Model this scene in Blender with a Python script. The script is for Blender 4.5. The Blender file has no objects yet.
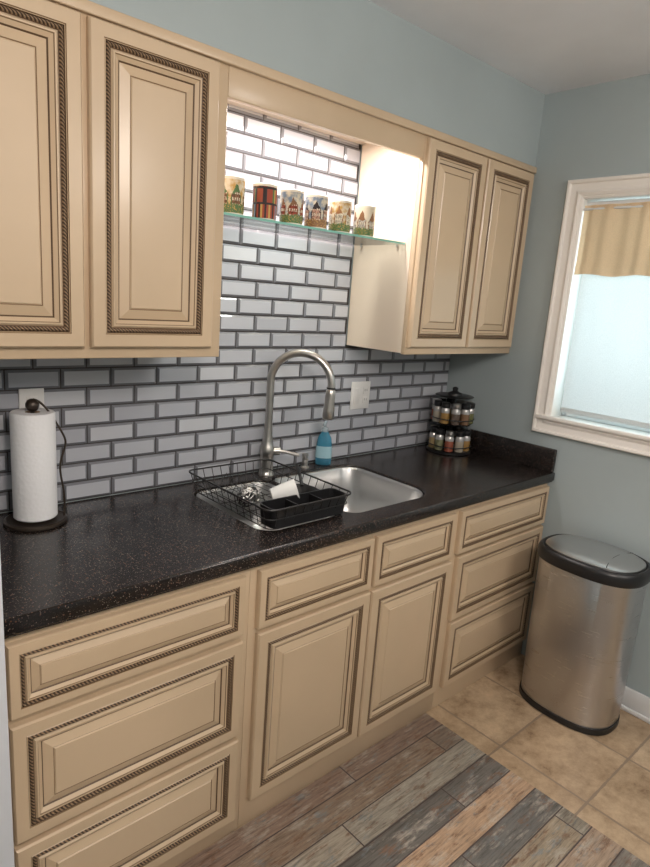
import bpy, bmesh, math, random
from mathutils import Vector, Matrix
random.seed(7)
scene=bpy.context.scene
col=scene.collection
try: scene.view_settings.view_transform='Standard'
except Exception: pass

# ---------------------------------------------------------------- materials
def mat(name,color=(.8,.8,.8),rough=.5,metal=0.,**k):
    m=bpy.data.materials.new(name);m.use_nodes=True
    b=m.node_tree.nodes['Principled BSDF']
    b.inputs['Base Color'].default_value=(*color,1)
    b.inputs['Roughness'].default_value=rough
    b.inputs['Metallic'].default_value=metal
    for kk,v in k.items(): b.inputs[kk].default_value=v
    return m
def N(m,t,**k):
    n=m.node_tree.nodes.new(t)
    for a,v in k.items():
        if a.startswith('i_'): n.inputs[a[2:].replace('_',' ')].default_value=v
        else: setattr(n,a,v)
    return n
def Lk(m,a,b): m.node_tree.links.new(a,b)
def bsdf(m): return m.node_tree.nodes['Principled BSDF']
def coord(m,scale=(1,1,1),rot=(0,0,0)):
    tc=N(m,'ShaderNodeTexCoord');mp=N(m,'ShaderNodeMapping')
    mp.inputs['Scale'].default_value=scale;mp.inputs['Rotation'].default_value=rot
    Lk(m,tc.outputs['Object'],mp.inputs['Vector']);return mp.outputs[0]
def ramp(m,fac,stops,interp='LINEAR'):
    r=N(m,'ShaderNodeValToRGB');cr=r.color_ramp;cr.interpolation=interp
    while len(cr.elements)<len(stops): cr.elements.new(.5)
    for e,(p,c) in zip(cr.elements,stops): e.position=p;e.color=(*c,1)
    Lk(m,fac,r.inputs[0]);return r.outputs[0]
def mixc(m,a,b,fac,mode='MIX'):
    x=N(m,'ShaderNodeMix',data_type='RGBA',blend_type=mode)
    for s,v in ((x.inputs[6],a),(x.inputs[7],b),(x.inputs[0],fac)):
        if isinstance(v,(int,float)): s.default_value=v
        elif isinstance(v,tuple): s.default_value=(*v,1)
        else: Lk(m,v,s)
    return x.outputs[2]
def noise(m,vec,scale,detail=3,rough=.5):
    n=N(m,'ShaderNodeTexNoise');n.inputs['Scale'].default_value=scale;n.inputs['Detail'].default_value=detail
    n.inputs['Roughness'].default_value=rough
    Lk(m,vec,n.inputs['Vector']);return n.outputs['Fac']
def bump(m,h,st=.1,dist=.002):
    b=N(m,'ShaderNodeBump');b.inputs['Strength'].default_value=st;b.inputs['Distance'].default_value=dist
    Lk(m,h,b.inputs['Height']);Lk(m,b.outputs[0],bsdf(m).inputs['Normal'])
def math_(m,op,a,b=None):
    x=N(m,'ShaderNodeMath',operation=op)
    for s,v in ((x.inputs[0],a),(x.inputs[1],b)):
        if v is None: continue
        if isinstance(v,(int,float)): s.default_value=v
        else: Lk(m,v,s)
    return x.outputs[0]

def paint(name,c,rough=.6,var=.06,bs=.15):
    m=mat(name,c,rough);v=coord(m)
    n=noise(m,v,2.0,4)
    lo=tuple(x*(1-var) for x in c);hi=tuple(min(1,x*(1+var)) for x in c)
    Lk(m,ramp(m,n,[(.3,lo),(.7,hi)]),bsdf(m).inputs['Base Color'])
    bump(m,noise(m,v,90,3),bs,.002);return m
M_wall=paint('blue_wall_paint',(.365,.42,.43),.5)
M_ceil=paint('ceiling_paint',(.80,.81,.84),.8)
M_white=paint('white_trim_paint',(.75,.75,.75),.35,.02,.03)
M_casing=paint('window_casing_paint',(.84,.80,.75),.35,.02,.03)
M_jamb=paint('door_casing_paint',(.66,.69,.74),.35,.02,.03)
M_cream=paint('cream_glazed_paint',(.575,.435,.290),.40,.08,.03)
bsdf(M_cream).inputs['Coat Weight'].default_value=.3
bsdf(M_cream).inputs['Coat Roughness'].default_value=.2
M_creamIn=paint('cream_cabinet_side',(.74,.62,.50),.4,.03,.03)
M_glaze=mat('brown_glaze',(.10,.055,.027),.5)
M_glaze2=mat('light_brown_glaze',(.22,.14,.075),.45)
def rope_mat():
    m=mat('rope_moulding',(.2,.12,.06),.45);v=coord(m)
    s=N(m,'ShaderNodeSeparateXYZ');Lk(m,v,s.inputs[0])
    a=math_(m,'ADD',s.outputs[0],s.outputs[2]);a=math_(m,'MULTIPLY',a,2*math.pi/.0085)
    a=math_(m,'SINE',a);a=math_(m,'MULTIPLY_ADD',a,.5);
    a.node.inputs[2].default_value=.5
    Lk(m,ramp(m,a,[(.3,(.045,.025,.013)),(.8,(.32,.21,.12))]),bsdf(m).inputs['Base Color'])
    bump(m,a,.8,.002);return m
M_rope=rope_mat()
def counter_mat():
    m=mat('speckled_dark_counter',(.03,.02,.02),.24);v=coord(m)
    base=ramp(m,noise(m,v,14,4),[(.3,(.009,.0075,.0072)),(.7,(.020,.015,.014))])
    c=base
    for sc,th,cc in ((210,.12,(.14,.08,.055)),(330,.13,(.22,.18,.15)),(420,.16,(.06,.048,.045))):
        vo=N(m,'ShaderNodeTexVoronoi');vo.inputs['Scale'].default_value=sc;Lk(m,v,vo.inputs['Vector'])
        s=N(m,'ShaderNodeSeparateColor');Lk(m,vo.outputs['Color'],s.inputs[0])
        d=math_(m,'LESS_THAN',vo.outputs['Distance'],.38);r=math_(m,'LESS_THAN',s.outputs[0],th)
        c=mixc(m,c,cc,math_(m,'MULTIPLY',d,r))
    Lk(m,c,bsdf(m).inputs['Base Color']);return m
M_counter=counter_mat()
M_tiles=[]
for i,c in enumerate([(.45,.46,.50),(.50,.51,.545),(.40,.41,.45)]):
    M_tiles.append(mat('glossy_subway_tile_%d'%i,c,.09))
M_tilebevrefl=mat('tile_bevel_reflection',(.20,.205,.225),.07)  # reflection of the dark room is put into the bevel colour
M_grout=mat('dark_grout',(.045,.038,.036),.8)
M_steel=mat('brushed_steel',(.62,.60,.58),.28,1.)
def brushed(name,c,r,sc,bs=.02):
    m=mat(name,c,r,1.);v=coord(m,sc);n=noise(m,v,60,3)
    Lk(m,ramp(m,n,[(.2,(r*.85,)*3),(.8,(r*1.15,)*3)]),bsdf(m).inputs['Roughness'])
    if bs: bump(m,n,bs,.0005)
    return m
M_bin=brushed('bin_brushed_steel',(.56,.555,.56),.30,(.15,.15,6),0)
M_lid=mat('bin_lid_silver',(.60,.60,.60),.33,1.)
M_nickel=mat('brushed_nickel',(.55,.52,.49),.30,1.)
M_sink=brushed('sink_steel',(.62,.615,.61),.33,(.3,6,6))
M_black=mat('black_plastic',(.012,.012,.013),.35)
M_wire=mat('black_wire',(.02,.018,.018),.35)
M_bronze=mat('dark_bronze',(.06,.045,.035),.35,.6)
M_whitec=mat('white_ceramic',(.8,.8,.78),.2)
M_plate=mat('switch_plate',(.72,.70,.68),.35)
def thin_glass(name,tint):
    m=bpy.data.materials.new(name);m.use_nodes=True;nt=m.node_tree;nt.nodes.remove(bsdf(m))
    o=nt.nodes['Material Output'];t=N(m,'ShaderNodeBsdfTransparent');t.inputs[0].default_value=(*tint,1)
    g=N(m,'ShaderNodeBsdfGlossy');g.inputs['Roughness'].default_value=.03
    f=N(m,'ShaderNodeFresnel');f.inputs[0].default_value=1.45;x=N(m,'ShaderNodeMixShader')
    Lk(m,f.outputs[0],x.inputs[0]);Lk(m,t.outputs[0],x.inputs[1]);Lk(m,g.outputs[0],x.inputs[2]);Lk(m,x.outputs[0],o.inputs[0]);return m
M_glass=thin_glass('clear_glass',(.93,.985,.965))
M_edge=mat('glass_edge_green',(.30,.66,.56),.1,0,**{'Transmission Weight':.3})
M_soap=mat('blue_soap',(.07,.30,.45),.12,0,**{'Transmission Weight':.4})
M_clearp=mat('clear_plastic',(.75,.85,.9),.15,0,**{'Transmission Weight':.6})
M_paper=mat('paper_towel',(.78,.78,.79),.9)
v=coord(M_paper);vo=N(M_paper,'ShaderNodeTexVoronoi');vo.inputs['Scale'].default_value=90;Lk(M_paper,v,vo.inputs['Vector']);bump(M_paper,vo.outputs['Distance'],.25,.003)
M_card=mat('cardboard',(.4,.28,.18),.8)
def fabric(name,c,tr,em=0):
    m=bpy.data.materials.new(name);m.use_nodes=True;nt=m.node_tree
    nt.nodes.remove(bsdf(m));o=nt.nodes['Material Output']
    d=N(m,'ShaderNodeBsdfDiffuse');t=N(m,'ShaderNodeBsdfTranslucent');x=N(m,'ShaderNodeMixShader')
    v=coord(m,(1,1,1));n=noise(m,v,260,2);cc=ramp(m,n,[(.3,tuple(a*.9 for a in c)),(.7,c)])
    Lk(m,cc,d.inputs[0]);Lk(m,cc,t.inputs[0]);x.inputs[0].default_value=tr
    Lk(m,d.outputs[0],x.inputs[1]);Lk(m,t.outputs[0],x.inputs[2]);Lk(m,x.outputs[0],o.inputs[0]);return m
M_blind=fabric('white_blind_fabric',(.74,.77,.77),.30)
M_val=fabric('beige_valance_fabric',(.82,.61,.40),.30)
def floor_mat():
    m=mat('travertine_floor',(.5,.4,.3),.33);v=coord(m)
    s=N(m,'ShaderNodeSeparateXYZ');Lk(m,v,s.inputs[0])
    P=.335
    def cell(o,off):
        a=math_(m,'DIVIDE',math_(m,'ADD',o,off),P)
        fl=math_(m,'FLOOR',a);fr=math_(m,'SUBTRACT',a,fl)
        e=math_(m,'MINIMUM',fr,math_(m,'SUBTRACT',1.0,fr));return fl,e
    fx,ex=cell(s.outputs[0],.64);fy,ey=cell(s.outputs[1],.915)
    e=math_(m,'MINIMUM',ex,ey)
    n=noise(m,v,25,3);e=math_(m,'ADD',e,math_(m,'MULTIPLY',math_(m,'SUBTRACT',n,.5),.02))
    g=math_(m,'LESS_THAN',e,.013)
    cb=N(m,'ShaderNodeCombineXYZ');Lk(m,fx,cb.inputs[0]);Lk(m,fy,cb.inputs[1])
    wn=N(m,'ShaderNodeTexWhiteNoise');Lk(m,cb.outputs[0],wn.inputs[0])
    tone=ramp(m,wn.outputs['Value'],[(0,(.41,.30,.195)),(1,(.52,.40,.275))])
    vn=N(m,'ShaderNodeVectorMath',operation='ADD');Lk(m,v,vn.inputs[0]);Lk(m,cb.outputs[0],vn.inputs[1])
    n2=noise(m,vn.outputs[0],8,9,.78)
    mot=ramp(m,n2,[(.34,(.48,.40,.33)),(.44,(.82,.78,.73)),(.55,(1.05,1.03,1.0)),(.68,(1.28,1.27,1.24))])
    c=mixc(m,tone,mot,1.0,'MULTIPLY');c=mixc(m,c,(.27,.20,.14),g)
    Lk(m,c,bsdf(m).inputs['Base Color'])
    h=math_(m,'SUBTRACT',math_(m,'MULTIPLY',n2,.5),g);bump(m,h,.4,.004);return m
M_floor=floor_mat()
def mat_mat():
    m=mat('weathered_plank_print',(.3,.25,.2),.6);v=coord(m)
    s=N(m,'ShaderNodeSeparateXYZ');Lk(m,v,s.inputs[0])
    a=math_(m,'DIVIDE',math_(m,'ADD',s.outputs[1],2.01),1.4)
    NP=14
    pal=[(.22,.20,.18),(.33,.30,.26),(.24,.21,.185),(.15,.14,.13),(.35,.30,.24),(.21,.19,.17),(.33,.30,.26),(.27,.23,.18),(.16,.145,.13),(.38,.33,.26),(.14,.13,.12),(.33,.29,.24),(.22,.17,.135),(.29,.19,.14)]
    c1=ramp(m,a,[(i/NP,c) for i,c in enumerate(pal)],'CONSTANT')
    r10=math_(m,'FLOOR',math_(m,'MULTIPLY',a,NP))
    xs=math_(m,'ADD',s.outputs[0],math_(m,'MULTIPLY',r10,.37))
    xf=math_(m,'FLOOR',math_(m,'DIVIDE',xs,.9))
    cb=N(m,'ShaderNodeCombineXYZ');Lk(m,xf,cb.inputs[0]);Lk(m,r10,cb.inputs[1])
    wn=N(m,'ShaderNodeTexWhiteNoise');Lk(m,cb.outputs[0],wn.inputs[0])
    tint=ramp(m,wn.outputs['Value'],[(0,(1.2,.82,.66)),(.35,(1.05,.97,.86)),(.65,(.85,.95,1.03)),(1,(1.15,1.13,1.07))])
    c=mixc(m,c1,tint,1.,'MULTIPLY')
    def streak(sx,sy,sc,det,ro):
        mp=N(m,'ShaderNodeMapping');mp.inputs['Scale'].default_value=(sx,sy,1);Lk(m,v,mp.inputs[0])
        ad=N(m,'ShaderNodeVectorMath',operation='ADD');Lk(m,mp.outputs[0],ad.inputs[0]);Lk(m,cb.outputs[0],ad.inputs[1])
        return noise(m,ad.outputs[0],sc,det,ro)
    blot=streak(2.0,6,3.2,6,.75)
    c=mixc(m,c,(.42,.39,.34),ramp(m,blot,[(.52,(0,0,0)),(.62,(.65,.65,.65))]))
    blot2=streak(2.2,7,4.1,6,.8)
    c=mixc(m,c,(.18,.095,.055),ramp(m,blot2,[(.54,(0,0,0)),(.63,(.75,.75,.75))]))
    blot3=streak(2.6,7,3.6,6,.8)
    c=mixc(m,c,(.18,.22,.24),ramp(m,blot3,[(.56,(0,0,0)),(.64,(.7,.7,.7))]))
    n=streak(2.2,30,4,8,.75)
    gr=ramp(m,n,[(.32,(.40,.36,.34)),(.48,(.98,.95,.92)),(.68,(1.42,1.38,1.33))])
    c=mixc(m,c,gr,1.,'MULTIPLY')
    fr=math_(m,'FRACT',math_(m,'MULTIPLY',a,NP));e=math_(m,'MINIMUM',fr,math_(m,'SUBTRACT',1.,fr))
    fx=math_(m,'FRACT',math_(m,'DIVIDE',xs,.9));ex=math_(m,'LESS_THAN',fx,.005)
    g=math_(m,'MAXIMUM',math_(m,'LESS_THAN',e,.022),ex)
    c=mixc(m,c,(.07,.05,.045),g)
    Lk(m,c,bsdf(m).inputs['Base Color']);bump(m,n,.15,.002);return m
M_mat=mat_mat()

# ---------------------------------------------------------------- mesh helpers
def link(o,parent=None):
    col.objects.link(o)
    if parent: o.parent=parent
    return o
def empty(name,loc=(0,0,0)):
    e=bpy.data.objects.new(name,None);e.empty_display_size=.05;col.objects.link(e);return e
def mesh(name,vs,fs,mats,mi=None,smooth=False,parent=None,fixn=True):
    me=bpy.data.meshes.new(name);me.from_pydata([tuple(v) for v in vs],[],fs)
    for m in (mats if isinstance(mats,list) else [mats]): me.materials.append(m)
    if mi:
        for p,i in zip(me.polygons,mi): p.material_index=i
    if fixn:
        bm=bmesh.new();bm.from_mesh(me);bmesh.ops.recalc_face_normals(bm,faces=bm.faces);bm.to_mesh(me);bm.free()
    if smooth:
        for p in me.polygons: p.use_smooth=True
        try: me.set_sharp_from_angle(angle=math.radians(40))
        except Exception: pass
    o=bpy.data.objects.new(name,me);return link(o,parent)
def box(name,x0,x1,y0,y1,z0,z1,m,bevel=0,parent=None,segs=2):
    bm=bmesh.new();bmesh.ops.create_cube(bm,size=1)
    bmesh.ops.scale(bm,vec=(x1-x0,y1-y0,z1-z0),verts=bm.verts);bmesh.ops.translate(bm,vec=((x0+x1)/2,(y0+y1)/2,(z0+z1)/2),verts=bm.verts)
    if bevel: bmesh.ops.bevel(bm,geom=list(bm.edges),offset=bevel,segments=segs,affect='EDGES',profile=.5)
    me=bpy.data.meshes.new(name);bm.to_mesh(me);bm.free();me.materials.append(m)
    if bevel:
        for p in me.polygons: p.use_smooth=True
        try: me.set_sharp_from_angle(angle=math.radians(50))
        except Exception: pass
    return link(bpy.data.objects.new(name,me),parent)
def loft(name,loops,mats,ringmat=None,cap0=False,cap1=True,smooth=True,parent=None,closed=True,capmat=None):
    n=len(loops[0]);vs=[p for l in loops for p in l];fs=[];mi=[]
    for k in range(len(loops)-1):
        for i in range(n):
            if not closed and i==n-1: break
            j=(i+1)%n;fs.append((k*n+i,k*n+j,(k+1)*n+j,(k+1)*n+i));mi.append(ringmat[k] if ringmat else 0)
    if cap0: fs.append(tuple(range(n)));mi.append(ringmat[0] if ringmat else 0)
    if cap1: fs.append(tuple((len(loops)-1)*n+i for i in range(n)));mi.append(capmat if capmat is not None else (ringmat[-1] if ringmat else 0))
    return mesh(name,vs,fs,mats,mi,smooth,parent)
def lathe(name,prof,c,mats,ringmat=None,n=32,parent=None,cap0=True,cap1=True,M=None):
    loops=[]
    for r,z in prof:
        l=[]
        for i in range(n):
            a=2*math.pi*i/n;p=Vector((r*math.cos(a),r*math.sin(a),z))
            if M: p=M@p
            l.append(p+Vector(c))
        loops.append(l)
    return loft(name,loops,mats,ringmat,cap0,cap1,True,parent)
def tube(name,paths,r,m,parent=None,cyc=False,res=4,smoothp=False,caps=True):
    cu=bpy.data.curves.new(name,'CURVE');cu.dimensions='3D';cu.bevel_depth=r;cu.bevel_resolution=res;cu.use_fill_caps=caps
    for pts in paths:
        s=cu.splines.new('NURBS' if smoothp else 'POLY');s.points.add(len(pts)-1)
        for q,p in zip(s.points,pts): q.co=(*p,1)
        s.use_cyclic_u=cyc
        if smoothp: s.order_u=4;s.use_endpoint_u=not cyc;s.resolution_u=8
    o=bpy.data.objects.new(name+'_tmp',cu);col.objects.link(o)
    bpy.context.view_layer.update()
    me=bpy.data.meshes.new_from_object(o.evaluated_get(bpy.context.evaluated_depsgraph_get()))
    bpy.data.objects.remove(o);me.name=name;me.materials.clear();me.materials.append(m)
    for p in me.polygons: p.use_smooth=True
    return link(bpy.data.objects.new(name,me),parent)
def rrect(x0,x1,y0,y1,r,z,n=8,skew=None):
    rs=r if isinstance(r,(list,tuple)) else [r]*4
    pts=[]
    for k,(cx,cy,a0) in enumerate(((x1,y1,0),(x0,y1,90),(x0,y0,180),(x1,y0,270))):
        rr=rs[k];sx=-1 if cx==x1 else 1;sy=-1 if cy==y1 else 1
        for i in range(n+1):
            a=math.radians(a0+90*i/n);pts.append((cx+sx*rr+rr*math.cos(a),cy+sy*rr+rr*math.sin(a),z))
    return pts

# ---------------------------------------------------------------- constants
XA,XB=-.739,-1.57
UB,UT,CEIL=1.412,2.209,2.506
UD=-.335; BF=-.618; CT=.915; XL=-2.34
# ---------------------------------------------------------------- room
box('floor',-4.2,.0,-3.4,0,-.05,0,M_floor)
box('ceiling',-4.2,.12,-3.4,.1,CEIL,CEIL+.08,M_ceil)
box('wall_back',-4.2,.12,0,.1,0,CEIL,M_wall)
box('wall_soffit',XL,0,UD-.004,0,UT+.002,CEIL,M_wall)
box('wall_front',-4.2,.12,-3.5,-3.4,0,CEIL,M_wall)
box('wall_far_left',-4.3,-4.2,-3.5,.1,0,CEIL,M_wall)
box('wall_left',XL-.12,XL,-.655,0,0,CEIL,M_wall)
box('trim_door_casing',XL-.16,-2.268,-.696,-.656,0,CEIL,M_jamb,.003)
WY0,WY1,WZ0,WZ1=-1.34,-.585,1.155,2.072
wr=empty('wall_right')
box('below',0,.12,-3.4,0,0,WZ0,M_wall,parent=wr)
box('above',0,.12,-3.4,0,WZ1,CEIL,M_wall,parent=wr)
box('corner_side',0,.12,WY1,0,WZ0,WZ1,M_wall,parent=wr)
box('room_side',0,.12,-3.4,WY0,WZ0,WZ1,M_wall,parent=wr)
box('baseboard_right',-.014,-.001,-3.3,-.66,0,.1,M_white,.004)
box('baseboard_shoe_right',-.026,-.0145,-3.3,-.66,0,.02,M_white,.004)
# window
win=empty('window_1')
def casing(o0,prof):
    loops=[]
    for ins,d in prof:
        loops.append([(-d,WY1+ins,WZ0-ins),(-d,WY1+ins,WZ1+ins),(-d,WY0-ins,WZ1+ins),(-d,WY0-ins,WZ0-ins)])
    return loft(o0,loops,M_casing,cap1=False,smooth=False,parent=win)
casing('casing',[(-.002,-.125),(-.002,.006),(.006,.010),(.010,.010),(.012,.014),(.022,.018),(.030,.012),(.034,.010),(.058,.012),(.062,.020),(.070,.022),(.075,.018),(.076,.0)])
box('sill',-.03,.0,WY0-.06,WY1+.06,WZ0-.012,WZ0+.006,M_casing,.004,parent=win)
for a,b in ((WY1-.022,WY1-.003),(WY0+.003,WY0+.022)):
    box('sash_stile',.085,.11,a,b,WZ0+.003,WZ1-.003,M_white,.003,parent=win)
box('sash_rail_top',.085,.11,WY0+.023,WY1-.023,WZ1-.03,WZ1-.003,M_white,.003,parent=win)
box('sash_rail_bottom',.085,.11,WY0+.023,WY1-.023,WZ0+.003,WZ0+.035,M_white,.003,parent=win)
box('pane',.095,.099,WY0+.023,WY1-.023,WZ0+.036,WZ1-.031,M_glass,parent=win)
# blind
bl=empty('window_blind')
nx,nz=40,20;vs=[];fs=[]
for j in range(nz+1):
    for i in range(nx+1):
        y=WY1-.028-(i/nx)*(WY1-WY0-.05);z=1.195+(j/nz)*(2.06-1.195)
        vs.append((.020+.0015*math.sin(i*.9)+.001*math.sin(j*1.1),y,z))
for j in range(nz):
    for i in range(nx):
        a=j*(nx+1)+i;fs.append((a,a+1,a+nx+2,a+nx+1))
mesh('fabric',vs,fs,M_blind,smooth=True,parent=bl)
box('hem_bar',.015,.027,WY0+.02,WY1-.028,1.183,1.205,M_blind,.003,parent=bl)
tube('roller',[[(.03,WY1-.004,2.05),(.03,WY0+.004,2.05)]],.014,M_white,parent=bl)
# valance
va=empty('window_valance')
nx,nz=160,24;vs=[];fs=[]
for j in range(nz+1):
    t=j/nz
    for i in range(nx+1):
        s=i/nx;y=WY1-.006-s*(WY1-WY0-.012)
        zt=2.045;zb=1.768+.004*math.sin(s*22)
        z=zt+(zb-zt)*t
        x=-.002+.0045*math.sin(s*70+.9*math.sin(s*17))*(.7+.3*t)+.004*math.sin(s*31+1)
        if t>.85: x-=.003
        vs.append((x,y,z))
for j in range(nz):
    for i in range(nx):
        a=j*(nx+1)+i;fs.append((a,a+1,a+nx+2,a+nx+1))
mesh('fabric',vs,fs,M_val,smooth=True,parent=va)
tube('rod',[[(.0,WY1-.003,2.03),(.0,WY0+.003,2.03)]],.005,M_white,parent=va)

# ---------------------------------------------------------------- tile backsplash
def tiles():
    vs=[];fs=[];mi=[]
    PZ,PX,G=.0602,.1555,.0035
    def add(x0,x1,z0,z1,k):
        if x1-x0<.012 or z1-z0<.008: return
        b=len(vs);bv=min(.0072,(x1-x0)*.3,(z1-z0)*.3)
        for ins,y in ((0,-.002),(0,-.005),(bv,-.0105)):
            for (x,z) in ((x0+ins,z0+ins),(x1-ins,z0+ins),(x1-ins,z1-ins),(x0+ins,z1-ins)): vs.append((x,y,z))
        for r in range(2):
            for i in range(4):
                j=(i+1)%4;fs.append((b+r*4+i,b+r*4+j,b+r*4+4+j,b+r*4+4+i));mi.append(3)
        fs.append((b+8,b+9,b+10,b+11));mi.append(k)
    row=0;z=CT+.003
    while z<UT+.0:
        lo,hi=(XL,0) if z<UB-.02 else (XB,XA)
        x=-3.0+(PX/2 if row%2 else 0)
        while x<0:
            a,b=max(x,lo),min(x+PX-G,hi)
            if b>a: add(a,b,z,min(z+PZ-G,UT if lo==XB else UB-.001),random.choice([0,0,1,2]))
            x+=PX
        z+=PZ;row+=1
    gx=[(XL,0,CT,UB),(XB,XA,UB,UT)]
    for x0,x1,z0,z1 in gx:
        b=len(vs);vs.extend([(x0,-.004,z0),(x1,-.004,z0),(x1,-.004,z1),(x0,-.004,z1)]);fs.append((b,b+1,b+2,b+3));mi.append(4)
    mesh('tile_backsplash',vs,fs,M_tiles+[M_tilebevrefl,M_grout],mi,fixn=True)
tiles()

# ---------------------------------------------------------------- cabinets
CM=[M_cream,M_glaze,M_rope,M_glaze2]
PROF=[(0,0,0),(0,.015,0),(.004,.020,0),(.034,.020,3),(.0355,.0175,0),(.038,.0195,1),(.0395,.0165,2),(.0415,.0205,2),(.0445,.0220,2),(.0475,.0205,2),(.0495,.016,1),(.0515,.015,0),(.056,.0205,0),(.060,.0205,3),(.062,.018,0),(.063,.0175,0),(.071,.012,1),(.0745,.0095,0),(.098,.0175,3),(.1002,.0160,0),(.103,.0190,0)]
def panel(name,x0,x1,z0,z1,yf,parent,s=1.):
    loops=[]
    for i,(ins,d,mm) in enumerate(PROF):
        k=ins*s;loops.append([(x0+k,yf-d,z0+k),(x1-k,yf-d,z0+k),(x1-k,yf-d,z1-k),(x0+k,yf-d,z1-k)])
    rm=[PROF[i][2] for i in range(len(PROF)-1)]
    return loft(name,loops,CM,rm,cap1=True,smooth=False,parent=parent,capmat=0)
ul=empty('upper_cabinet')
box('carcass',XL+.002,XB,UD+.02,-.012,UB,UT,M_creamIn,parent=ul)
box('face_frame',XL+.002,XB,UD,UD+.02,UB-.004,UT,M_cream,.002,parent=ul)
panel('door_left',-2.318,-1.971,1.437,2.184,UD,ul)
panel('door_right',-1.954,-1.607,1.437,2.184,UD,ul)
ur=empty('upper_cabinet.001')
box('carcass',XA,-.001,UD+.02,-.012,UB,UT,M_creamIn,parent=ur)
box('face_frame',XA,-.001,UD,UD+.02,UB-.004,UT,M_cream,.002,parent=ur)
panel('door_left',-.733,-.376,1.437,2.184,UD,ur)
panel('door_right',-.362,-.022,1.437,2.184,UD,ur)
vb=empty('niche_valance_board')
box('board',XB+.001,XA-.001,UD-.0,UD+.02,2.112,UT,M_cream,.002,parent=vb)
box('niche_top',XB+.001,XA-.001,UD+.021,-.012,UT-.012,UT,M_creamIn,parent=vb)
box('trim_cabinet_top',XL+.002,-.001,UD-.014,UD-.0005,UT-.020,UT+.006,M_cream,.003)

def base(name,x0,x1,fronts):
    e=empty(name)
    ff=BF
    box('side_left',x0,x0+.018,ff+.02,-.012,0.0,.872,M_creamIn,parent=e)
    box('side_right',x1-.018,x1,ff+.02,-.012,0.0,.872,M_creamIn,parent=e)
    box('bottom',x0+.018,x1-.018,ff+.02,-.012,.09,.108,M_creamIn,parent=e)
    box('face_frame',x0,x1,ff,ff+.02,.0,.873,M_cream,.001,parent=e)
    for n,a,b,c,d,s in fronts: panel(n,a,b,c,d,ff,e,s)
    return e
base('base_cabinet',XL+.002,-1.626,[('drawer_top',-2.25,-1.65,.672,.848,.64),('drawer_middle',-2.25,-1.65,.352,.652,.88),('drawer_bottom',-2.25,-1.65,.06,.335,.88)])
base('base_cabinet.001',-1.625,-.681,[('false_front_left',-1.602,-1.144,.672,.85,.62),('false_front_right',-1.130,-.703,.672,.85,.62),('door_left',-1.598,-1.140,.095,.655,.95),('door_right',-1.132,-.694,.095,.655,.95)])
base('base_cabinet.002',-.680,-.002,[('drawer_top',-.665,-.014,.676,.850,.62),('drawer_middle',-.655,-.014,.392,.662,.8),('drawer_bottom',-.650,-.014,.092,.378,.8)])

# ---------------------------------------------------------------- countertop with sink cut-outs
HL=(-1.520,-1.205,-.535,-.100);HR=(-1.180,-.742,-.555,-.098)
def countertop():
    cu=bpy.data.curves.new('ct','CURVE');cu.dimensions='2D';cu.fill_mode='BOTH';cu.extrude=.014;cu.bevel_depth=.006;cu.bevel_resolution=3
    def sp(pts):
        s=cu.splines.new('POLY');s.points.add(len(pts)-1);s.use_cyclic_u=True
        for q,p in zip(s.points,pts): q.co=(p[0],p[1],0,1)
    sp([(XL+.008,-.639),(-.008,-.639),(-.008,-.014),(XL+.008,-.014)])
    o6=.010
    sp(rrect(HL[0]-o6,HL[1]+o6,HL[2]-o6,HL[3]+o6,.065,0))
    sp(rrect(HR[0]-o6,HR[1]+o6,HR[2]-o6,HR[3]+o6,[.09,.055,.055,.115],0))
    o=bpy.data.objects.new('tmp',cu);col.objects.link(o);bpy.context.view_layer.update()
    me=bpy.data.meshes.new_from_object(o.evaluated_get(bpy.context.evaluated_depsgraph_get()));bpy.data.objects.remove(o)
    me.materials.clear();me.materials.append(M_counter);me.transform(Matrix.Translation((0,0,CT-.020)))
    e=empty('countertop')
    ob=link(bpy.data.objects.new('slab',me),e)
    box('side_splash',-.022,-.0005,-.640,-.014,CT+.0005,1.018,M_counter,.004,parent=e)
    box('front_apron',XL+.004,-.002,-.640,-.628,CT-.045,CT-.021,M_counter,.003,parent=e)
countertop()
sk=empty('kitchen_sink')
def bowl(name,h,r,depth):
    x0,x1,y0,y1=h;loops=[]
    for ins,z in ((.001,.875),(.001,.906),(.0025,.9085),(.006,.907),(.010,.900),(.013,CT-depth*.6),(.020,CT-depth+.035),(.034,CT-depth+.010),(.058,CT-depth),(.13,CT-depth-.003)):
        rr=[max(.01,q-ins*.6) for q in r]
        mx=min((x1-x0)/2,(y1-y0)/2)-.01;ii=min(ins,mx-.02);rr=[min(q,mx-ii) for q in rr]
        loops.append(rrect(x0+ii,x1-ii,y0+ii,y1-ii,rr,z))
    loft(name,loops,M_sink,parent=sk)
    cx,cy=(x0+x1)/2,(y0+y1)/2
    lathe(name+'_drain',[(.044,CT-depth-.002),(.044,CT-depth+.001),(.036,CT-depth+.0015),(.03,CT-depth-.0015),(.008,CT-depth-.0015),(.006,CT-depth+.006)],(cx,cy,0),M_steel,parent=sk)
bowl('bowl_left',HL,[.055]*4,.17)
bowl('bowl_right',HR,[.08,.045,.045,.105],.22)

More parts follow.
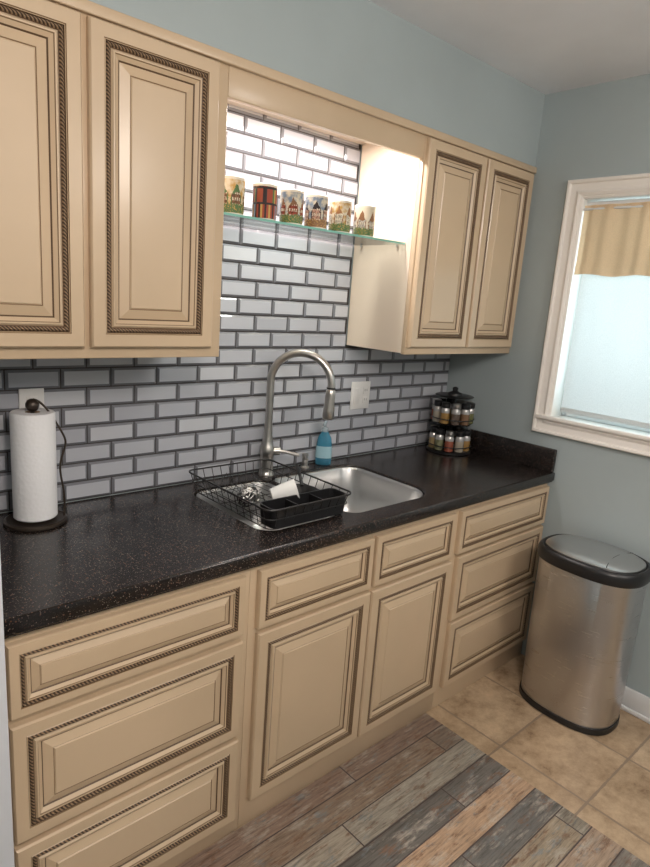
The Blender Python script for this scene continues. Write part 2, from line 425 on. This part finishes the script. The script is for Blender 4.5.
# ---------------------------------------------------------------- faucet
fa=empty('kitchen_faucet')
FB=Vector((-1.165,-.060,CT));dv=Vector((.15,-.18,0)).normalized()
lathe('base_body',[(.031,0),(.031,.006),(.028,.010),(.026,.02),(.0255,.075),(.028,.085),(.028,.105),(.024,.115),(.020,.135),(.0170,.165),(.0150,.2)],FB,M_nickel,parent=fa)
cz=.365;R_=.115
pts=[FB+Vector((0,0,z)) for z in (.18,.25,.31)]
for i in range(0,49):
    a=math.pi-i*(math.pi*1.03)/48
    pts.append(FB+dv*(R_+R_*math.cos(a))+Vector((0,0,cz+R_*math.sin(a))))
tube('gooseneck',[pts],.0145,M_nickel,parent=fa,res=8)
end=pts[-1]
hd=(-dv*.03)+Vector((0,0,-1));hd.normalize()
rotm=hd.to_track_quat('Z','Y').to_matrix()
lathe('spray_head',[(.013,-.002),(.0175,.004),(.0185,.02),(.0185,.05),(.0215,.075),(.0225,.105),(.019,.112),(.01,.113)],end,M_nickel,M=rotm,parent=fa)
lathe('spray_collar',[(.0155,-.008),(.0170,-.007),(.0170,-.003),(.015,-.002)],end,M_black,M=rotm,parent=fa)
sd=Vector((.86,-.5,0)).normalized()
lev=[FB+Vector((0,0,.095))+sd*.02,FB+Vector((0,0,.095))+sd*.05]
tube('handle_hub',[lev],.0155,M_nickel,parent=fa,res=5)
tube('handle_lever',[[lev[1]-sd*.006,lev[1]+sd*.025+Vector((0,0,-.004)),lev[1]+sd*.075+Vector((0,0,-.016))]],.0065,M_nickel,parent=fa)
sdp=empty('counter_soap_dispenser');DB=Vector((-.965,-.055,CT))
lathe('body',[(.019,0),(.019,.004),(.013,.008),(.012,.045),(.014,.047),(.014,.058),(.006,.060)],DB,M_nickel,parent=sdp,n=24)
tube('spout',[[DB+Vector((0,0,.053)),DB+Vector((-.02,-.03,.056)),DB+Vector((-.035,-.052,.050))]],.006,M_nickel,parent=sdp)
# soap bottle
sb=empty('soap_bottle');SB=Vector((-.860,-.050,CT+.0005))
def oval(rx,ry,z,n=28,c=SB,ang=-.7):
    l=[]
    for i in range(n):
        a=2*math.pi*i/n;x=rx*math.copysign(abs(math.cos(a))**.8,math.cos(a));y=ry*math.copysign(abs(math.sin(a))**.8,math.sin(a))
        l.append((c[0]+x*math.cos(ang)-y*math.sin(ang),c[1]+x*math.sin(ang)+y*math.cos(ang),c[2]+z))
    return l
loft('bottle',[oval(*q) for q in ((.030,.02,0),(.034,.023,.004),(.034,.023,.05),(.032,.021,.09),(.028,.019,.115),(.016,.013,.135),(.012,.012,.142))],M_soap,cap0=True,parent=sb)
loft('label',[oval(*q) for q in ((.0344,.0234,.03),(.0344,.0234,.05),(.0330,.0220,.08))],mat('soap_label',(.30,.48,.55),.4),cap1=False,parent=sb)
lathe('collar',[(.014,.140),(.014,.156),(.008,.158),(.005,.159),(.005,.178)],SB,M_clearp,parent=sb,n=20)
tube('nozzle',[[SB+Vector((.008,.006,.180)),SB+Vector((-.02,-.015,.182)),SB+Vector((-.035,-.028,.176))]],.0055,M_clearp,parent=sb)

# ---------------------------------------------------------------- paper towel holder
pt=empty('paper_towel_holder');PB=Vector((-2.032,-.125,CT+.0005))
lathe('base',[(.082,0),(.085,.004),(.084,.009),(.078,.012),(.074,.010),(.03,.012),(.02,.016)],PB,M_bronze,parent=pt,n=48)
tube('post',[[PB+Vector((0,0,.01)),PB+Vector((0,0,.34))]],.006,M_bronze,parent=pt)
lathe('finial',[(.006,.322),(.013,.326),(.018,.335),(.018,.344),(.013,.353),(.006,.357)],PB,M_bronze,parent=pt,n=24)
lathe('roll',[(.020,.017),(.054,.016),(.058,.020),(.058,.317),(.055,.321),(.021,.321),(.020,.319)],PB,M_paper,parent=pt,n=64,cap0=False,cap1=False)
lathe('roll_core',[(.0195,.018),(.0195,.320)],PB,M_card,parent=pt,cap0=False,cap1=False)
a0=PB+Vector((.073,-.02,.008))
tube('tension_arm',[[a0,a0+Vector((.004,0,.06)),a0+Vector((-.006,.0,.11)),a0+Vector((-.012,0,.16)),a0+Vector((.004,0,.20)),a0+Vector((0.010,0,.225)),a0+Vector((.0,0,.25)),a0+Vector((-.03,.01,.31)),a0+Vector((-.055,.015,.345)),a0+Vector((-.072,.018,.348))]],.003,M_bronze,parent=pt,smoothp=True)

# ---------------------------------------------------------------- outlets
def plate(name,x0,x1,z0,z1,kind):
    e=empty(name);box('plate',x0,x1,-.0165,-.0105,z0,z1,M_plate,.0025,parent=e)
    n=2 if kind=='double' else 1
    w=(x1-x0)/n
    for k in range(n):
        cx=x0+w*(k+.5)
        if kind=='double' and k==0: box('rocker',cx-.016,cx+.016,-.020,-.016,z0+.027,z1-.027,M_plate,.0015,parent=e)
        else:
            for cz_ in ((z0+z1)/2-.021,(z0+z1)/2+.021):
                box('socket',cx-.016,cx+.016,-.0185,-.016,cz_-.015,cz_+.015,M_plate,.0012,parent=e)
                for sx in (-.006,.006): box('slot',cx+sx-.001,cx+sx+.001,-.0189,-.018,cz_-.003,cz_+.007,M_black,parent=e)
plate('wall_outlet_plate',-.69,-.575,1.13,1.252,'double')
plate('wall_outlet_plate.001',-2.035,-1.965,1.165,1.282,'single')

# ---------------------------------------------------------------- glass shelf + mugs
gs=empty('glass_shelf');SZ=1.815
box('pane',XB+.002,XA-.002,-.285,-.02,SZ,SZ+.007,M_glass,parent=gs)
box('front_edge',XB+.002,XA-.002,-.2875,-.2852,SZ,SZ+.007,M_edge,parent=gs)
for x in (XB+.006,XA-.006):
    for y in (-.25,-.06): lathe('support_peg',[(.004,-.008),(.005,-.004),(.005,-.001)],(x,y,SZ),M_steel,parent=gs,n=12)
cre=(.66,.58,.44);gr=(.09,.16,.06);rd=(.33,.07,.04);br=(.24,.12,.06);dk=(.04,.03,.03);go=(.50,.30,.09);bu=(.20,.25,.32);pk=(.50,.28,.20)
def mug_mat(i,house,roof,ground,sky,cx,cy,books=False):
    m=mat('painted_mug_glaze_%d'%i,(.8,.75,.65),.2)
    tc=N(m,'ShaderNodeTexCoord');s=N(m,'ShaderNodeSeparateXYZ');Lk(m,tc.outputs['Object'],s.inputs[0])
    v=tc.outputs['Object']
    ang=math_(m,'ARCTAN2',math_(m,'SUBTRACT',s.outputs[1],cy),math_(m,'SUBTRACT',s.outputs[0],cx))
    z=math_(m,'SUBTRACT',s.outputs[2],SZ+.0075)
    u=math_(m,'MULTIPLY',ang,.0385)
    n=noise(m,v,160,3,.7)
    if books:
        f=math_(m,'FLOOR',math_(m,'DIVIDE',u,.0065));cb=N(m,'ShaderNodeCombineXYZ');Lk(m,f,cb.inputs[0])
        row=math_(m,'FLOOR',math_(m,'DIVIDE',z,.046));Lk(m,row,cb.inputs[1])
        wn=N(m,'ShaderNodeTexWhiteNoise');Lk(m,cb.outputs[0],wn.inputs[0])
        c=ramp(m,wn.outputs['Value'],[(0,rd),(.3,dk),(.5,gr),(.65,rd),(.8,go),(.9,bu)],'CONSTANT')
        sh=math_(m,'LESS_THAN',math_(m,'FRACT',math_(m,'DIVIDE',z,.046)),.14);c=mixc(m,c,dk,sh)
        lo,hi=.006,.100
    else:
        W=.042
        zz=math_(m,'ADD',z,math_(m,'MULTIPLY',math_(m,'SUBTRACT',noise(m,v,45,2),.5),.03))
        ph=math_(m,'FRACT',math_(m,'ADD',math_(m,'ADD',math_(m,'DIVIDE',u,W),math_(m,'MULTIPLY',n,.25)),.15*i))
        d=math_(m,'ABSOLUTE',math_(m,'SUBTRACT',ph,.5))
        inh=math_(m,'LESS_THAN',d,.33)
        wallc=mixc(m,house,tuple(x*.45 for x in house),ramp(m,n,[(.45,(0,0,0)),(.55,(1,1,1))]))
        wx=math_(m,'LESS_THAN',math_(m,'ABSOLUTE',math_(m,'SUBTRACT',math_(m,'FRACT',math_(m,'MULTIPLY',ph,6.)),.5)),.22)
        wz=math_(m,'LESS_THAN',math_(m,'ABSOLUTE',math_(m,'SUBTRACT',math_(m,'FRACT',math_(m,'MULTIPLY',z,1/.018)),.5)),.25)
        wallc=mixc(m,wallc,cre,math_(m,'MULTIPLY',wx,wz))
        skyc=mixc(m,sky,cre,ramp(m,noise(m,v,50,3),[(.4,(0,0,0)),(.6,(1,1,1))]))
        top=math_(m,'SUBTRACT',.088,math_(m,'MULTIPLY',d,.085))
        c=mixc(m,skyc,roof,math_(m,'MULTIPLY',math_(m,'LESS_THAN',zz,top),math_(m,'LESS_THAN',d,.40)))
        c=mixc(m,c,wallc,math_(m,'MULTIPLY',inh,math_(m,'LESS_THAN',zz,.060)))
        gz=math_(m,'ADD',.014,math_(m,'MULTIPLY',n,.034))
        gc=mixc(m,ground,go,ramp(m,noise(m,v,300,2),[(.55,(0,0,0)),(.62,(1,1,1))]))
        c=mixc(m,c,gc,math_(m,'LESS_THAN',z,gz))
        lo,hi=.006,.100
    band=math_(m,'MULTIPLY',math_(m,'GREATER_THAN',z,lo),math_(m,'LESS_THAN',z,hi))
    c=mixc(m,(.70,.64,.53),c,band);Lk(m,c,bsdf(m).inputs['Base Color']);return m
pals=[(br,gr,gr,go),(rd,dk,gr,cre),(rd,br,gr,bu),(pk,dk,br,bu),(cre,(.30,.14,.06),gr,go),((.5,.45,.38),br,gr,cre)]
mx=[-1.475,-1.352,-1.243,-1.137,-1.026,-.905]
for i,x in enumerate(mx):
    e=empty('coffee_mug' if i==0 else 'coffee_mug.%03d'%i)
    p=pals[i];mm=mug_mat(i,p[0],p[1],p[2],p[3],x,-.225,i==1);c=(x,-.225,SZ+.0075)
    lathe('cup',[(.030,0),(.0345,.001),(.037,.005),(.0385,.012),(.0385,.104),(.0395,.107),(.038,.109),(.0365,.107),(.036,.012),(.030,.008)],c,[mm,M_whitec],[0,0,0,0,0,1,1,1,1],parent=e,n=36)
    d=Vector((.75,.66,0)) if i%2 else Vector((.6,.8,0))
    C=Vector(c);tube('handle',[[C+d*.037+Vector((0,0,.085)),C+d*.058+Vector((0,0,.088)),C+d*.068+Vector((0,0,.06)),C+d*.06+Vector((0,0,.03)),C+d*.037+Vector((0,0,.025))]],.0048,M_whitec,parent=e,smoothp=True)

# ---------------------------------------------------------------- spice rack
sr=empty('spice_rack');SC=Vector((-.134,-.155,CT+.0005))
lathe('base',[(.10,0),(.105,.003),(.105,.010),(.10,.013),(.02,.014)],SC,M_black,parent=sr,n=48)
tube('post',[[SC+Vector((0,0,.01)),SC+Vector((0,0,.30))]],.008,M_black,parent=sr)
for z in (.138,.268): lathe('tier_plate',[(.03,z),(.088,z),(.092,z+.003),(.088,z+.006),(.03,z+.006)],SC,M_black,parent=sr,n=48)
lathe('top_cap',[(.035,.272),(.033,.285),(.02,.290),(.012,.295),(.014,.308),(.006,.314)],SC,M_black,parent=sr,n=32)
spc=[(.30,.17,.05),(.13,.13,.05),(.26,.07,.04),(.09,.06,.045),(.32,.23,.11),(.34,.30,.24),(.20,.11,.06),(.15,.15,.08)]
SM=[mat('spice_contents_%d'%i,c,.25,0,**{'Coat Weight':.6}) for i,c in enumerate(spc)]
M_jarglass=mat('jar_glass_shoulder',(.40,.39,.38),.1,.3)
for t,z in enumerate((.014,.145)):
    for k in range(10):
        a=2*math.pi*(k+.3*t)/10;p=SC+Vector((.080*math.cos(a),.080*math.sin(a),z))
        lathe('jar_%d_%d'%(t,k),[(.018,0),(.0215,.003),(.0215,.052),(.0215,.068),(.017,.074),(.017,.076)],p,[SM[(k*3+t)%8],M_jarglass],[0,0,1,1,1],parent=sr,n=18)
        lathe('lid_%d_%d'%(t,k),[(.0195,.076),(.0210,.078),(.0210,.098),(.018,.101),(.006,.1012)],p,[M_steel if k%3==0 else M_black],parent=sr,n=18)
    n=60;tube('rail_%d'%t,[[SC+Vector((.1035*math.cos(2*math.pi*i/n),.1035*math.sin(2*math.pi*i/n),z+.022)) for i in range(n)]],.0025,M_black,parent=sr,cyc=True)

# ---------------------------------------------------------------- dish rack
dr=empty('dish_rack')
def rl(x0,x1,y0,y1,z,r=.03): return [Vector(p) for p in rrect(x0,x1,y0,y1,r,z,5)]
X0,X1,Y0,Y1=-1.530,-1.185,-.565,-.090
ZT,ZB=.988,.921
tube('rims',[rl(X0,X1,Y0,Y1,ZT)],.0030,M_wire,parent=dr,cyc=True)
tube('rims_low',[rl(X0+.008,X1-.008,Y0+.008,Y1-.008,.955,.028),rl(X0+.02,X1-.02,Y0+.02,Y1-.02,ZB,.025)],.0018,M_wire,parent=dr,cyc=True)
W=[]
nx_,ny_=9,12
for i in range(nx_):
    x=X0+.03+(X1-X0-.06)*i/(nx_-1);xb=X0+.04+(X1-X0-.08)*i/(nx_-1)
    W.append([(x,Y0,ZT),(xb,Y0+.02,ZB),(xb,Y1-.02,ZB),(x,Y1,ZT)])
for i in range(ny_):
    y=Y0+.03+(Y1-Y0-.06)*i/(ny_-1);yb=Y0+.04+(Y1-Y0-.08)*i/(ny_-1)
    W.append([(X0,y,ZT),(X0+.02,yb,ZB)]);W.append([(X1,y,ZT),(X1-.02,yb,ZB)])
    if i%3==1: W.append([(X0+.02,yb,ZB),(X1-.02,yb,ZB)])
for i in range(6):
    y=Y1-.06-.04*i;W.append([(X0+.09,y,ZB),(X0+.12,y-.006,ZB+.06),(X0+.15,y,ZB)])
tube('wires',W,.0013,M_wire,parent=dr,res=2)
cd_=[rrect(-1.50,-1.205,-.552,-.475,.02,.9235,5),rrect(-1.505,-1.20,-.556,-.471,.02,.985,5),rrect(-1.501,-1.204,-.552,-.475,.018,.985,5),rrect(-1.497,-1.209,-.548,-.479,.018,.928,5)]
loft('cutlery_caddy',cd_,M_black,cap0=True,parent=dr)
for x in (-1.40,-1.30): box('caddy_divider',x-.0015,x+.0015,-.551,-.476,.929,.98,M_black,parent=dr)
lathe('round_tray',[(.05,0),(.062,.004),(.072,.035),(.075,.036),(.070,.033),(.058,.007)],(-1.275,-.385,.926),M_black,parent=dr,n=40)
tube('round_tray_handle',[[(-1.222,-.345,.958),(-1.205,-.31,.985),(-1.17,-.25,1.0)]],.006,M_black,parent=dr)
rm=Matrix.Rotation(math.radians(72),3,Vector((.5,.85,0)).normalized())
cup=empty('white_cup');lathe('cup',[(.022,0),(.028,.003),(.034,.05),(.037,.085),(.0355,.085),(.032,.05),(.024,.008)],(-1.40,-.405,.964),M_whitec,M=rm,parent=cup,n=32)
wh=empty('wire_scrubber');W=[]
for k in range(22):
    ax=Vector((random.uniform(-1,1),random.uniform(-1,1),random.uniform(-1,1))).normalized();q=ax.to_track_quat('Z','Y')
    W.append([Vector((-1.455,-.355,.960))+q@Vector((.035*math.cos(2*math.pi*i/20),.035*math.sin(2*math.pi*i/20),random.uniform(-.004,.004))) for i in range(20)])
tube('mesh',W[:12],.0028,M_steel,parent=wh,cyc=True,res=1)
tube('mesh_dark',W[12:],.0028,M_wire,parent=wh,cyc=True,res=1)

# ---------------------------------------------------------------- trash can
tr=empty('trash_can');TC=(-.187,-.948)
def sup(rx,ry,z,cx=TC[0],cy=TC[1],n=96,e=2.6):
    l=[]
    for i in range(n):
        a=2*math.pi*i/n;c,s=math.cos(a),math.sin(a)
        l.append((cx+rx*math.copysign(abs(c)**(2/e),c),cy+ry*math.copysign(abs(s)**(2/e),s),z))
    return l
loft('foot',[sup(.140,.190,0),sup(.147,.197,.004),sup(.147,.197,.028),sup(.140,.19,.031)],M_black,cap0=True,parent=tr)
loft('body',[sup(.142,.192,.026),sup(.143,.193,.03),sup(.146,.198,.40),sup(.148,.201,.635),sup(.144,.197,.640)],M_bin,cap0=True,parent=tr)
loft('lid_rim',[sup(.148,.201,.634),sup(.155,.208,.636),sup(.158,.212,.646),sup(.157,.211,.672),sup(.152,.206,.684),sup(.146,.199,.688),sup(.140,.193,.686),sup(.137,.190,.680)],M_black,cap0=True,parent=tr)
loft('lid_flap',[sup(.134,.186,.680),sup(.133,.185,.690),sup(.122,.172,.697),sup(.08,.12,.703),sup(.02,.03,.705)],M_lid,parent=tr)
tube('lid_seam',[[(TC[0]-.118,TC[1]-.10,.6955),(TC[0]-.06,TC[1]-.085,.7015),(TC[0],TC[1]-.08,.7030),(TC[0]+.06,TC[1]-.085,.7015),(TC[0]+.118,TC[1]-.10,.6955)]],.002,M_black,parent=tr,smoothp=True)

# ---------------------------------------------------------------- floor mat
box('plank_print_kitchen_mat',-2.9,-.730,-2.0,-.625,.0005,.008,M_mat,.002)

# ---------------------------------------------------------------- lights
def area(name,loc,rot,sx,sy,p,c=(1,1,1)):
    l=bpy.data.lights.new(name,'AREA');l.shape='RECTANGLE';l.size=sx;l.size_y=sy;l.energy=p;l.color=c
    o=bpy.data.objects.new(name,l);o.location=loc;o.rotation_euler=rot;col.objects.link(o);return o
def bulb(name,loc,r,p,c):
    l=bpy.data.lights.new(name,'POINT');l.energy=p;l.color=c;l.shadow_soft_size=r
    o=bpy.data.objects.new(name,l);o.location=loc;col.objects.link(o);return o
area('niche_light_bar',(-1.15,-.22,2.190),(0,0,0),.6,.06,9,(1,.92,.88))
bulb('unseen_ceiling_light',(-2.3,-2.2,2.22),.18,60,(1,.89,.80))  # unseen room light; globe form chosen so the ceiling is lit too
bulb('unseen_ceiling_light.001',(-.9,-2.6,2.22),.18,27,(1,.93,.87))  # second unseen light, added as warm frontal fill
area('daylight_outside_window',(.50,-.95,1.75),(0,math.radians(90),0),1.1,1.1,26,(.80,.91,1.0))
w=bpy.data.worlds.new('World');scene.world=w;w.use_nodes=True
w.node_tree.nodes['Background'].inputs[0].default_value=(.55,.75,.95,1);w.node_tree.nodes['Background'].inputs[1].default_value=.8

# ---------------------------------------------------------------- camera
y,pi,r=[math.radians(a) for a in (47.340,-12.508,4.202)]
fwd=Vector((math.cos(y)*math.cos(pi),math.sin(y)*math.cos(pi),math.sin(pi)))
right=Vector((math.sin(y),-math.cos(y),0));up=right.cross(fwd)
r2=right*math.cos(r)+up*math.sin(r);u2=-right*math.sin(r)+up*math.cos(r)
cam=bpy.data.cameras.new('camera');cam.sensor_fit='HORIZONTAL';cam.sensor_width=36;cam.lens=616.8/650*36;cam.clip_start=.02
co=bpy.data.objects.new('camera',cam);col.objects.link(co)
Mx=Matrix((r2,u2,-fwd)).transposed().to_4x4();Mx.translation=Vector((-2.5640,-1.8991,1.6048));co.matrix_world=Mx
scene.camera=co
